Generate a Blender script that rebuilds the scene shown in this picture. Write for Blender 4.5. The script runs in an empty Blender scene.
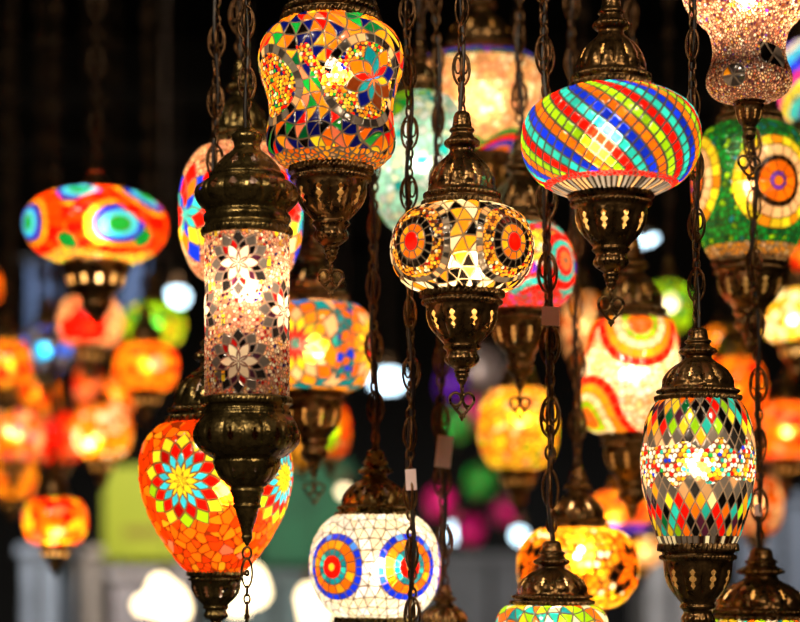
import bpy, bmesh, math, random
import numpy as np

PI = math.pi
F = 85.0 / 36.0 * 800.0          # focal length in photo pixels
CZ, YH = 1.55, 560.0             # camera height, horizon row
sc = bpy.context.scene
COL = sc.collection


def world(px, py, Y):
    return ((px - 400.0) * Y / F, Y, CZ + (YH - py) * Y / F)


# ------------------------------------------------------------------ colour
def lin(c):
    c = np.asarray(c, float)
    return np.where(c <= 0.04045, c / 12.92, ((c + 0.055) / 1.055) ** 2.4)


def hx(s):
    return tuple(int(s[i:i + 2], 16) / 255.0 for i in (0, 2, 4))


C = dict(red='f01808', dred='b00c08', orange='ff7a10', amber='ffa51e', gold='f5b83a', yellow='ffe030', lime='a4e018',
         green='18a040', dgreen='0a6a3a', turq='30c8c0', cyan='40d0f0', blue='1838e0', navy='0c1468', sky='5090ff',
         purple='6a20c0', magenta='f02090', pink='ffb090', peach='ffc896', cream='fff0d0', white='fffaf0', black='0c0806',
         brown='6a3010', dbrown='2a1208', grey='8a8078', dgrey='4a4440', plum='502038', tan='d8a878', salmon='ff8860', teal='108898')
C = {k: hx(v) for k, v in C.items()}
GROUT = (0.40, 0.36, 0.32)
DARKG = (0.26, 0.21, 0.17)


def hsh(i, s=0):
    x = (np.asarray(i).astype(np.int64) * 374761393 + s * 668265263 + 1274126177) & 0xFFFFFFFF
    x = ((x ^ (x >> 13)) * 1274126177) & 0xFFFFFFFF
    x = ((x ^ (x >> 16)) * 2246822519) & 0xFFFFFFFF
    x = x ^ (x >> 15)
    return (x & 0xFFFFFF) / float(0x1000000)


def sstep(a, b, x):
    t = np.clip((x - a) / (b - a), 0, 1)
    return t * t * (3 - 2 * t)


def wrap(p):
    return (p + PI) % (2 * PI) - PI


# ------------------------------------------------------------------ mosaic surface (all lengths in photo pixels)
class Surf:
    def __init__(s, phi, r, h, y):
        s.phi, s.r, s.h, s.y = phi, r, h, y
        n = len(phi)
        s.col = np.tile(np.array(C['cream']), (n, 1))
        s.mir = np.zeros(n)
        s.g = np.zeros(n)
        s.tid = np.full(n, -1, np.int64)
        s._k = 1
        s.all = np.ones(n, bool)

    def put(s, m, ids, edge, gw, pal, seed=0, grout=GROUT, vary=0.22, idx=None):
        """colour the tiles of region m; pal: [(name, weight[, mirror])]"""
        if m is None:
            m = s.all
        names = [p[0] for p in pal]
        w = np.cumsum([p[1] for p in pal]); w = w / w[-1]
        if idx is None:
            ch = np.searchsorted(w, hsh(ids[m], seed))
        else:
            ch = idx[m] % len(names)
        cols = np.array([C[x] for x in names])
        mm = np.array([p[2] if len(p) > 2 else 0.0 for p in pal])
        v = 1.0 + vary * (hsh(ids[m], seed + 7)[:, None] - 0.6)
        g = 1 - sstep(gw * 0.5, gw * 1.5, edge[m]) if gw > 0 else np.zeros(m.sum())
        s.col[m] = np.clip(cols[ch] * v, 0, 1) * (1 - g[:, None]) + np.array(grout) * g[:, None]
        s.mir[m] = mm[ch] * (1 - g)
        s.g[m] = g
        s.tid[m] = ids[m] + s._k * 100000000
        s._k += 1

    def vor(s, cell, pal, seed=1, gw=0.6, m=None, grout=GROUT, jit=0.85, vary=0.3, vcell=None):
        phi, h, r = s.phi, s.h, s.r
        vc = vcell or cell
        nc = max(3, int(round(2 * PI * np.percentile(r, 70) / cell)))
        u = (phi / (2 * PI) + 0.5) * nc
        v = h / vc + 0.3
        iu, iv = np.floor(u).astype(np.int64), np.floor(v).astype(np.int64)
        b1 = np.full(len(phi), 1e9); b2 = b1.copy(); bid = np.zeros(len(phi), np.int64)
        for du in (-1, 0, 1):
            for dv in (-1, 0, 1):
                cu, cv = (iu + du) % nc, iv + dv
                k = cu + cv * 4001 + 50000
                px = iu + du + 0.5 + jit * (hsh(k, seed) - 0.5) + 0.5 * (cv % 2)
                py = cv + 0.5 + jit * (hsh(k, seed + 91) - 0.5)
                d = ((u - px) / nc * 2 * PI * r) ** 2 + ((v - py) * vc) ** 2
                nb = d < b1
                b2 = np.where(nb, b1, np.minimum(b2, d))
                bid = np.where(nb, k, bid); b1 = np.where(nb, d, b1)
        edge = (np.sqrt(b2) - np.sqrt(b1)) * 0.5
        s.put(m, bid, edge, gw, pal, seed, grout, vary)
        return bid, np.sqrt(b1)

    def beads(s, cell, pal, seed=1, m=None, grout=DARKG, vary=0.3):
        bid, d = s.vor(cell, pal, seed, 0, m, grout, 0.45, vary)
        mm = s.all if m is None else m
        g = sstep(cell * 0.36, cell * 0.58, d[mm])
        s.col[mm] = s.col[mm] * (1 - g[:, None]) + np.array(grout) * g[:, None]
        s.g[mm] = g

    def tri(s, w, pal, seed=1, gw=0.7, m=None, grout=GROUT, warp=0.35):
        n = max(4, int(round(2 * PI * np.percentile(s.r, 70) / w)))
        hh = w * 0.9
        u = s.phi / (2 * PI) * n + warp * np.sin(s.h / hh * 1.3 + 1) * 0.5 + warp * 0.5 * np.sin(3 * s.phi + 0.7)
        v = s.h / hh + warp * np.sin(s.phi * 4 + seed) * 0.6 + warp * 0.5 * np.sin(s.phi * 7 + 2)
        b = v
        a = u - 0.5 * b
        ia, ib = np.floor(a), np.floor(b)
        fa, fb = a - ia, b - ib
        up = (fa + fb) < 1
        e = np.where(up, np.minimum(np.minimum(fa, fb), 1 - fa - fb), np.minimum(np.minimum(1 - fa, 1 - fb), fa + fb - 1)) * hh
        ids = ((ia % 997) * 2 + up + ib * 4001 + 900000).astype(np.int64)
        s.put(m, ids, e, gw, pal, seed, grout)

    def diam(s, n, H, pal, seed=1, gw=0.6, m=None, grout=GROUT, rows=None):
        p = n * s.phi / (2 * PI) + s.h / H
        q = n * s.phi / (2 * PI) - s.h / H
        ip, iq = np.floor(p), np.floor(q)
        fp, fq = p - ip, q - iq
        e = np.minimum(np.minimum(fp, 1 - fp), np.minimum(fq, 1 - fq))
        wpx = 2 * PI * s.r / n * 0.75
        ids = ((ip % 503) + (iq % 509) * 701 + 10).astype(np.int64)
        if rows:
            hc = (ip - iq) * H / 2
            m = (hc > rows[0]) & (hc < rows[1])
        s.put(m, ids, e * wpx, gw, pal, seed, grout)

    def polar(s, phi0, y0, hscale=1.0):
        y0 = y0 + 0.8 * s.r.max() * max(0.0, math.cos(phi0)) * (YH - y0) / F
        i = np.argmin(np.abs(s.y - y0))
        h0 = s.h[i]
        dx, dy = wrap(s.phi - phi0) * s.r * hscale, s.h - h0
        far = np.abs(wrap(s.phi - phi0)) > 1.6
        rho = np.hypot(dx, dy)
        rho[far] = 1e6
        return rho, np.arctan2(dy, dx)

    def ring(s, pol, r0, r1, n, pal, seed=1, gw=0.6, grout=GROUT, seq=False, off=0.0):
        rho, th = pol
        m = (rho >= r0) & (rho < r1)
        if not m.any():
            return
        a = (th / (2 * PI) + 0.5) * n + off
        ia = np.floor(a).astype(np.int64) % n
        fa = a - np.floor(a)
        e = np.minimum(np.minimum(fa, 1 - fa) * 2 * PI * rho / n, np.minimum(rho - r0, r1 - rho))
        if n == 1:
            e = np.minimum(r1 - rho, rho - r0 + (99 if r0 == 0 else 0))
        s.put(m, ia + int(r0 * 10) * 101 + 7, e, gw, pal, seed, grout, idx=(ia if seq else None))

    def beadring(s, pol, r0, r1, cell, pal, seed=1, grout=DARKG):
        rho, th = pol
        m = (rho >= r0) & (rho < r1)
        if m.any():
            s.beads(cell, pal, seed, m, grout)

    def rosette(s, pol, n, w, rings, gw=0.6, grout=GROUT, off=0.0, limit=None):
        """rhombus rosette: rings = colour names (or palettes) from the centre outwards"""
        rho, th = pol
        p = n * (th / (2 * PI)) + rho / w * 0.5 + off
        q = n * (th / (2 * PI)) - rho / w * 0.5 + off
        ip, iq = np.floor(p), np.floor(q)
        fp, fq = p - ip, q - iq
        k = (ip - iq).astype(np.int64)
        e = np.minimum(np.minimum(fp, 1 - fp), np.minimum(fq, 1 - fq)) * np.minimum(w, np.maximum(2 * PI * np.minimum(rho, 1e4) / n, .6 * w)) * 0.9
        for j, c in enumerate(rings):
            m = (k == j) & (rho < 1e4)
            if m.any():
                pal = [(c, 1)] if isinstance(c, str) else c
                s.put(m, ((ip % n) * 53 + (iq % n) * 7919 + j).astype(np.int64), e, gw, pal, j + 3, grout)


# ------------------------------------------------------------------ mesh helpers
def new_obj(name, me, mat, parent=None):
    o = bpy.data.objects.new(name, me)
    COL.objects.link(o)
    if mat is not None:
        me.materials.append(mat)
    if parent is not None:
        o.parent = parent
    return o


def mesh_from(name, verts, faces_quads, colors=None, smooth=True):
    me = bpy.data.meshes.new(name)
    nv, nf = len(verts), len(faces_quads)
    me.vertices.add(nv)
    me.vertices.foreach_set('co', np.ascontiguousarray(verts, dtype=np.float32).ravel())
    me.loops.add(nf * 4)
    me.loops.foreach_set('vertex_index', np.ascontiguousarray(faces_quads, dtype=np.int32).ravel())
    me.polygons.add(nf)
    me.polygons.foreach_set('loop_start', np.arange(0, nf * 4, 4, dtype=np.int32))
    me.polygons.foreach_set('use_smooth', np.full(nf, smooth, dtype=bool))
    if colors is not None:
        at = me.color_attributes.new('tile', 'FLOAT_COLOR', 'POINT')
        at.data.foreach_set('color', np.ascontiguousarray(colors, dtype=np.float32).ravel())
    me.update(calc_edges=True)
    me.validate()
    return me


def grid_faces(nr, nc, keep=None):
    i, j = np.meshgrid(np.arange(nr - 1), np.arange(nc), indexing='ij')
    j2 = (j + 1) % nc
    f = np.stack([i * nc + j, i * nc + j2, (i + 1) * nc + j2, (i + 1) * nc + j], -1)
    if keep is not None:
        return f[keep]
    return f.reshape(-1, 4)


def catmull(pts, step):
    P = np.array(pts, float)
    P = np.vstack([2 * P[0] - P[1], P, 2 * P[-1] - P[-2]])
    out = []
    for i in range(1, len(P) - 2):
        a, b, c, d = P[i - 1:i + 3]
        n = max(2, int(math.ceil(np.linalg.norm(c - b) / step)))
        t = np.linspace(0, 1, n, endpoint=False)[:, None]
        # limited tangents: no overshoot past sharp steps
        L = np.linalg.norm(c - b)
        m1 = (c - a) * L / max(np.linalg.norm(c - b) + np.linalg.norm(b - a), 1e-6)
        m2 = (d - b) * L / max(np.linalg.norm(d - c) + np.linalg.norm(c - b), 1e-6)
        h00 = 2 * t**3 - 3 * t**2 + 1; h10 = t**3 - 2 * t**2 + t; h01 = -2 * t**3 + 3 * t**2; h11 = t**3 - t**2
        out.append(h00 * b + h10 * m1 + h01 * c + h11 * m2)
    out.append(P[-2][None])
    Q = np.vstack(out)
    Q[:, 0] = np.maximum(Q[:, 0], 0.0)
    return Q


def phis(front_n, back_n):
    a = np.linspace(-1.8, 1.8, front_n, endpoint=False)
    b = np.linspace(1.8, 2 * PI - 1.8, back_n, endpoint=False)
    return np.concatenate([a, b])


def make_shade(root, k, yb, prof, pat, mat, px=0.7, relief=0.8):
    Q = catmull(prof, px)
    r, y = Q[:, 0], Q[:, 1]
    h = np.concatenate([[0], np.cumsum(np.hypot(np.diff(r), np.diff(y)))])
    rm = r.max()
    ph = phis(int(3.6 * rm / px), int(2.7 * rm / (px * 3)))
    nr, nc = len(r), len(ph)
    PH, R = np.meshgrid(ph, r); _, H = np.meshgrid(ph, h); _, Yy = np.meshgrid(ph, y)
    s = Surf(wrap(PH.ravel()), R.ravel(), H.ravel(), Yy.ravel())
    pat(s)
    rng = np.random.RandomState(3)
    d = relief * (1 - s.g)
    u, inv = np.unique(s.tid, return_inverse=True)
    inv = inv.ravel()
    if len(u) > 3:
        cnt = np.bincount(inv)
        x = s.phi * s.r
        cxx, chh = np.bincount(inv, x) / cnt, np.bincount(inv, s.h) / cnt
        tx, ty = rng.uniform(-.09, .09, len(u)), rng.uniform(-.09, .09, len(u))
        dx, dh = np.clip(x - cxx[inv], -8, 8), np.clip(s.h - chh[inv], -8, 8)
        d = d + (tx[inv] * dx + ty[inv] * dh) * (1 - s.g) * relief
    # profile normal
    dr, dy = np.gradient(r), np.gradient(y)
    ln = np.hypot(dr, dy) + 1e-9
    nr_, ny_ = np.abs(dy) / ln, -np.sign(dy + 1e-9) * dr / ln
    NR = np.repeat(nr_, nc); NY = np.repeat(ny_, nc)
    rr = s.r + d * NR
    yy = s.y + d * NY
    V = np.stack([rr * np.sin(s.phi) * k, -rr * np.cos(s.phi) * k, (yb - yy) * k], -1)
    colr = np.concatenate([lin(np.clip(s.col, 0, 1)) ** 1.12, s.mir[:, None]], 1)
    f = grid_faces(nr, nc)
    me = mesh_from('glass_shade', V, f[:, ::-1], colr)
    return new_obj('glass_shade', me, mat, root)


def make_metal(root, name, k, yb, prof, mat, px=1.2, n=96, ropes=(), flutes=(), holes=()):
    """surface of revolution with rope rims, fluting and pierced openings; prof in photo pixels"""
    Q = catmull(prof, px)
    r, y = Q[:, 0], Q[:, 1]
    ph = np.linspace(-PI, PI, n, endpoint=False)
    PH, R = np.meshgrid(ph, r); _, Y = np.meshgrid(ph, y)
    R = R.copy()
    for (y0, y1, m, amp) in ropes:
        w = sstep(y0 - .6, y0 + .6, Y) * (1 - sstep(y1 - .6, y1 + .6, Y))
        R += w * amp * (np.abs(np.sin(m * PH / 2 + (Y - y0) / (y1 - y0) * 1.2)) - 0.3)
    for (y0, y1, m, amp) in flutes:
        t = np.clip((Y - y0) / (y1 - y0), 0, 1)
        R += np.sin(PI * t) * amp * (np.abs(np.sin(m * PH / 2)) ** 0.4 - 0.75) * np.minimum(1, R / 12)
    keep = np.ones((len(r) - 1, n), bool)
    Yc, Pc = 0.5 * (Y[1:] + Y[:-1]), PH[1:] + PI / n
    for (y0, y1, m, frac, kind) in holes:
        t = (Yc - y0) / (y1 - y0) * 2 - 1
        u = np.abs(((Pc / (2 * PI) * m) % 1.0) - 0.5) * 2
        if kind == 'slot':
            ins = (np.abs(t) < 1) & (u < frac * np.sqrt(np.clip(1 - t * t, 0, 1)) * (0.8 + 0.35 * np.cos(t * 9)))
        elif kind == 'club':
            uu, tt = u / frac, t
            ins = ((uu / .45) ** 2 + ((tt + .45) / .5) ** 2 < 1) | (((uu - .5) / .5) ** 2 + ((tt - .15) / .45) ** 2 < 1) | ((uu < .22) & (np.abs(tt) < 1))
        else:
            ins = (np.abs(t) + u / frac) < 1
        keep &= ~ins
    V = np.stack([R * np.sin(PH) * k, -R * np.cos(PH) * k, (yb - Y) * k], -1).reshape(-1, 3)
    f = grid_faces(len(r), n, keep).reshape(-1, 4)
    if y[-1] > y[0]:
        f = f[:, ::-1]
    return new_obj(name, mesh_from(name, V, f), mat, root)


def tube(path, rad, sides=6, closed=False):
    P = np.array(path, float)
    n = len(P)
    T = (np.roll(P, -1, 0) - np.roll(P, 1, 0)) if closed else np.gradient(P, axis=0)
    T /= np.linalg.norm(T, axis=1)[:, None] + 1e-12
    ref = np.array([0.31, 0.87, 0.38])
    A = np.cross(T, ref); A /= np.linalg.norm(A, axis=1)[:, None] + 1e-12
    B = np.cross(T, A)
    rad = np.broadcast_to(rad, (n,))
    a = np.linspace(0, 2 * PI, sides, endpoint=False)
    V = P[:, None] + rad[:, None, None] * (np.cos(a)[None, :, None] * A[:, None] + np.sin(a)[None, :, None] * B[:, None])
    f = []
    m = n if closed else n - 1
    i, j = np.meshgrid(np.arange(m), np.arange(sides), indexing='ij')
    i2, j2 = (i + 1) % n, (j + 1) % sides
    f = np.stack([i * sides + j, i * sides + j2, i2 * sides + j2, i2 * sides + j], -1).reshape(-1, 4)
    return V.reshape(-1, 3), f


def join(parts):
    V, Fc, b = [], [], 0
    for v, f in parts:
        V.append(v); Fc.append(f + b); b += len(v)
    return np.vstack(V), np.vstack(Fc)


def oval(cx, cz, a, b, ang=0.0, n=14, y=0.0, pw=1.0):
    t = np.linspace(0, 2 * PI, n, endpoint=False)
    x = a * np.sign(np.cos(t)) * np.abs(np.cos(t)) ** pw
    z = b * np.sin(t)
    return np.stack([cx + x * math.cos(ang), y + x * math.sin(ang), cz + z], -1)


def make_chain(root, k, yb, y_bot, y_top, mat, cmat, seed=0, s=1.0, lean=0.0, cable=True, wob=2.2, name='chain', twist=0.5):
    """filigree chain from y_bot up to y_top (photo pixels); lean = sideways shift at the frame's top"""
    rng = random.Random(seed)
    s *= 1.14
    parts = []
    z = 0.0
    L = (y_bot - y_top)
    W = 1.15 * s
    ang0 = rng.uniform(0, PI)
    while z < L:
        for q in range(3):
            h = 5.4 * s
            parts.append(tube(oval(0, z + h, 3.3 * s, h, ang0 + q * PI / 2), W, 5, True)); z += h * 2 - 2.4 * s
        h = 15 * s
        ang = rng.uniform(-twist, twist) + (PI / 2 if rng.random() < .3 else 0)
        c = z + h
        parts.append(tube(oval(0, c, 7.4 * s, h, ang, 20, 0, 1.15), W * 1.05, 5, True))
        parts.append(tube(oval(0, c, 5.6 * s, h * .97, ang + PI / 2, 18, 0, 1.2), W, 5, True))
        for sg in (-1, 1):
            cc = oval(sg * 3.0 * s, c + 3 * s, 2.7 * s, 7 * s, 0, 12)
            cc = np.stack([cc[:, 0] * math.cos(ang), cc[:, 0] * math.sin(ang), cc[:, 2]], -1)
            parts.append(tube(cc, W * .85, 5, True))
        parts.append(tube(oval(0, c - 9 * s, 2.6 * s, 2.6 * s, ang, 10), W, 5, True))
        z += h * 2 - 2.4 * s
        ang0 += rng.uniform(-.4, .4)
    V, f = join(parts)
    x0 = lean * V[:, 2] / max(1, y_bot)
    V[:, 0] += x0 + 0.8 * np.sin(V[:, 2] / 37.0 + seed)
    V[:, 2] += yb - y_bot
    o = new_obj(name, mesh_from(name, V * k, f), mat, root)
    if cable:
        t = np.linspace(0, L, max(8, int(L / 9)))
        p = np.stack([lean * t / max(1, y_bot) + wob * np.sin(t / 23.0 + seed * 1.7) + 0.8 * np.sin(t / 37.0 + seed),
                      -1.0 + wob * np.cos(t / 31.0 + seed), t + yb - y_bot], -1)
        V, f = tube(p * k, 2.0 * s * k, 6)
        new_obj('cable', mesh_from('cable', V, f), cmat, root)
    return o


def make_heart(root, k, yb, y0, mat, s=1.0, ang=0.25):
    """wire ornament: hanging ring, two rings side by side, pointed tail"""
    parts = [tube(oval(0, -3.5 * s, 2.8 * s, 5 * s, .9, 12), 1.0 * s, 6, True)]
    for sg in (-1, 1):
        parts.append(tube(oval(sg * 6.6 * s, -15.5 * s, 6.0 * s, 6.6 * s, 0, 20), 1.5 * s, 6, True))
        t = np.linspace(0, 1, 12)
        x = sg * (12.6 * (1 - t) ** 0.8 + .6 * np.sin(t * PI)) * s
        zz = -(17.5 + 14 * t ** 1.1) * s
        parts.append(tube(np.stack([x, 0 * x, zz], -1), 1.4 * s, 6))
        parts.append(tube(np.stack([sg * np.linspace(1.5, 6.0, 6) * s, np.zeros(6), -np.linspace(20, 26, 6) * s], -1), 1.2 * s, 6))
    parts.append(tube(np.array([[0, 0, -7.5], [0, 0, -10], [0, 0, -12]]) * s, 1.9 * s, 6))
    parts.append(tube(np.array([[-3, 0, -32.5], [0, 0, -32.5], [3, 0, -32.5]]) * s, 1.7 * s, 6))
    parts.append(tube(np.array([[0, 0, -30], [0, 0, -34], [0, 0, -37]]) * s, np.array([1.7, 1.9, .8]) * s, 6))
    V, f = join(parts)
    ca, sa = math.cos(ang), math.sin(ang)
    V = np.stack([V[:, 0] * ca - V[:, 1] * sa, V[:, 0] * sa + V[:, 1] * ca, V[:, 2]], -1)
    V[:, 2] += yb - y0
    return new_obj('heart_ornament', mesh_from('heart_ornament', V * k, f), mat, root)


def box_part(name, lo, hi, mat, parent=None, bev=0.004):
    bm = bmesh.new()
    bmesh.ops.create_cube(bm, size=1)
    c = [(a + b) / 2 for a, b in zip(lo, hi)]
    d = [b - a for a, b in zip(lo, hi)]
    for v in bm.verts:
        v.co = [c[i] + v.co[i] * d[i] for i in range(3)]
    if bev:
        bmesh.ops.bevel(bm, geom=bm.edges[:], offset=min(bev, min(d) * .3), segments=2, affect='EDGES')
    me = bpy.data.meshes.new(name)
    bm.to_mesh(me); bm.free()
    return new_obj(name, me, mat, parent)


# ------------------------------------------------------------------ materials
def nodes(name):
    m = bpy.data.materials.new(name)
    m.use_nodes = True
    t = m.node_tree
    t.nodes.clear()
    return m, t, t.nodes.new('ShaderNodeOutputMaterial')


def N(t, kind, **kw):
    n = t.nodes.new(kind)
    for a, b in kw.items():
        if hasattr(n, a):
            setattr(n, a, b)
        else:
            n.inputs[a.replace('_', ' ')].default_value = b
    return n


def mosaic_glass(name, clear=0.3, rough=0.42, ior=1.25, coat=0.07):
    m, t, out = nodes(name)
    L = t.links.new
    at = N(t, 'ShaderNodeAttribute', attribute_name='tile')
    tr = N(t, 'ShaderNodeBsdfTranslucent')
    rf = N(t, 'ShaderNodeBsdfRefraction', Roughness=rough, IOR=ior)
    df = N(t, 'ShaderNodeBsdfDiffuse')
    gl = N(t, 'ShaderNodeBsdfGlossy', Roughness=0.12)
    gl.inputs['Color'].default_value = (1, 1, 1, 1)
    mirror = N(t, 'ShaderNodeBsdfGlossy', Roughness=0.2)
    for n in (tr, rf, df, mirror):
        L(at.outputs['Color'], n.inputs['Color'])
    a = N(t, 'ShaderNodeMixShader'); a.inputs[0].default_value = clear
    L(tr.outputs[0], a.inputs[1]); L(rf.outputs[0], a.inputs[2])
    b = N(t, 'ShaderNodeMixShader'); b.inputs[0].default_value = 0.12
    L(a.outputs[0], b.inputs[1]); L(df.outputs[0], b.inputs[2])
    mv = N(t, 'ShaderNodeMath', operation='MULTIPLY'); mv.inputs[1].default_value = 0.75
    L(at.outputs['Alpha'], mv.inputs[0])
    c = N(t, 'ShaderNodeMixShader')
    L(mv.outputs[0], c.inputs[0]); L(b.outputs[0], c.inputs[1]); L(mirror.outputs[0], c.inputs[2])
    d = N(t, 'ShaderNodeMixShader')
    lw = N(t, 'ShaderNodeLayerWeight', Blend=0.25)
    mm = N(t, 'ShaderNodeMath', operation='MULTIPLY_ADD'); mm.inputs[1].default_value = 0.35; mm.inputs[2].default_value = coat * .4
    L(lw.outputs['Fresnel'], mm.inputs[0]); L(mm.outputs[0], d.inputs[0])
    L(c.outputs[0], d.inputs[1]); L(gl.outputs[0], d.inputs[2])
    L(d.outputs[0], out.inputs['Surface'])
    return m


def metal(name, c1, c2, rough=0.34, scale=90, inner=(.58, .36, .12)):
    m, t, out = nodes(name)
    L = t.links.new
    tc = N(t, 'ShaderNodeTexCoord')
    nz = N(t, 'ShaderNodeTexNoise', Scale=scale, Detail=5.0, Roughness=0.6)
    L(tc.outputs['Object'], nz.inputs['Vector'])
    rp = N(t, 'ShaderNodeValToRGB')
    rp.color_ramp.elements[0].position, rp.color_ramp.elements[1].position = .35, .7
    rp.color_ramp.elements[0].color = (*c1, 1); rp.color_ramp.elements[1].color = (*c2, 1)
    L(nz.outputs['Fac'], rp.inputs[0])
    p = N(t, 'ShaderNodeBsdfPrincipled', Metallic=0.9)
    # glow seen through the openings is put into a matt back-face colour
    ge = N(t, 'ShaderNodeNewGeometry')
    mx = N(t, 'ShaderNodeMix', data_type='RGBA')
    mx.inputs[7].default_value = (*inner, 1)
    L(ge.outputs['Backfacing'], mx.inputs[0]); L(rp.outputs[0], mx.inputs[6]); L(mx.outputs[2], p.inputs['Base Color'])
    mt = N(t, 'ShaderNodeMath', operation='MULTIPLY_ADD'); mt.inputs[1].default_value = -0.75; mt.inputs[2].default_value = 0.9
    L(ge.outputs['Backfacing'], mt.inputs[0]); L(mt.outputs[0], p.inputs['Metallic'])
    mr = N(t, 'ShaderNodeMapRange'); mr.inputs['To Min'].default_value = rough - .1; mr.inputs['To Max'].default_value = rough + .14
    L(nz.outputs['Fac'], mr.inputs[0]); L(mr.outputs[0], p.inputs['Roughness'])
    vo = N(t, 'ShaderNodeTexVoronoi', Scale=scale * 2.6)
    L(tc.outputs['Object'], vo.inputs['Vector'])
    ad = N(t, 'ShaderNodeMath', operation='MULTIPLY_ADD'); ad.inputs[1].default_value = 0.8
    L(vo.outputs['Distance'], ad.inputs[0]); L(nz.outputs['Fac'], ad.inputs[2])
    bp = N(t, 'ShaderNodeBump', Strength=0.35, Distance=0.0016)
    L(ad.outputs[0], bp.inputs['Height']); L(bp.outputs[0], p.inputs['Normal'])
    L(p.outputs[0], out.inputs['Surface'])
    return m


def matte(name, c, rough=0.7, var=0.25, scale=6, metallic=0.0):
    m, t, out = nodes(name)
    L = t.links.new
    tc = N(t, 'ShaderNodeTexCoord')
    nz = N(t, 'ShaderNodeTexNoise', Scale=scale, Detail=4.0)
    L(tc.outputs['Object'], nz.inputs['Vector'])
    rp = N(t, 'ShaderNodeValToRGB')
    rp.color_ramp.elements[0].position, rp.color_ramp.elements[1].position = .3, .75
    c = lin(c)
    rp.color_ramp.elements[0].color = (*(c * (1 - var)), 1); rp.color_ramp.elements[1].color = (*np.minimum(c * (1 + var), 1), 1)
    L(nz.outputs['Fac'], rp.inputs[0])
    p = N(t, 'ShaderNodeBsdfPrincipled', Roughness=rough, Metallic=metallic)
    L(rp.outputs[0], p.inputs['Base Color'])
    L(p.outputs[0], out.inputs['Surface'])
    return m


def glow(name, c, strength):
    m, t, out = nodes(name)
    e = N(t, 'ShaderNodeEmission', Strength=strength)
    e.inputs['Color'].default_value = (*lin(c), 1)
    t.links.new(e.outputs[0], out.inputs['Surface'])
    return m


GLASS = mosaic_glass('mosaic_glass')
GLASSM = mosaic_glass('mosaic_glass_milky', clear=0.14, rough=0.5, ior=1.3)
GLASSB = mosaic_glass('mosaic_glass_frosted', clear=0.2, rough=0.36, ior=1.22)
BRONZE = metal('antique_bronze', (0.060, 0.034, 0.012), (0.21, 0.118, 0.045), 0.27)
OLIVE = metal('olive_brass', (0.075, 0.052, 0.017), (0.22, 0.155, 0.056), 0.26, inner=(.10, .04, .015))  # dark inner colour stands for unlit openings with a faint red glow
IRON = metal('brown_chain_metal', (0.050, 0.026, 0.011), (0.17, 0.088, 0.038), 0.32)
IRON_SHADED = metal('shaded_chain_metal', (0.016, 0.010, 0.006), (0.05, 0.03, 0.016), 0.42)  # chain metal darkened: shade on far chains and cords put into the colour
CABLE = matte('brown_cable', (0.09, 0.055, 0.045), 0.4)
TAGM = matte('paper_tag', (0.95, 0.84, 0.84), 0.5, .04)

GAIN = 112.0          # watts per square metre of shade radius squared
COUNT = 0


def cap_prof(R, yr, yt):
    T = [(.93, -.03), (1.0, 0), (1.03, .03), (1.02, .07), (.965, .085), (.955, .10), (.99, .115), (.985, .15), (.93, .17), (.90, .20), (.875, .28),
         (.76, .39), (.60, .475), (.44, .535), (.35, .575), (.325, .60), (.34, .625), (.43, .645), (.475, .67), (.45, .70), (.35, .735),
         (.30, .765), (.29, .785), (.335, .80), (.33, .82), (.27, .845), (.24, .90), (.22, .96), (.15, 1.0), (0, 1.005)]
    h = yr - yt
    return [(r * R, yr - t * h) for r, t in T]


def cup_prof(R, yr, yt):
    T = [(.94, -.02), (1.0, 0.0), (1.03, .03), (1.03, .075), (.97, .09), (.96, .105), (1.0, .12), (.99, .15), (.935, .17), (.92, .21), (.89, .29),
         (.81, .38), (.68, .46), (.55, .52), (.475, .555), (.46, .575), (.49, .59), (.47, .61), (.40, .635), (.39, .66), (.43, .69), (.45, .72),
         (.43, .75), (.34, .785), (.23, .815), (.19, .83), (.215, .845), (.19, .86), (.165, .875), (.185, .89), (.15, .91), (.125, .925), (.14, .94),
         (.10, .96), (.07, .985), (0, 1.0)]
    h = yt - yr
    return [(r * R, yr + t * h) for r, t in T]


def simp_cap(R, yr, yt):
    h = yr - yt
    return [(r * R, yr - t * h) for r, t in [(.95, -.02), (1.03, .02), (1.0, .12), (.9, .2), (.7, .45), (.4, .62), (.33, .7), (.47, .78), (.3, .88), (.2, .97), (0, 1)]]


def simp_cup(R, yr, yt):
    h = yt - yr
    return [(r * R, yr + t * h) for r, t in [(.95, -.02), (1.03, .02), (1.0, .12), (.92, .2), (.8, .38), (.5, .52), (.4, .63), (.45, .71), (.25, .82), (.12, .95), (0, 1)]]


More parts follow.
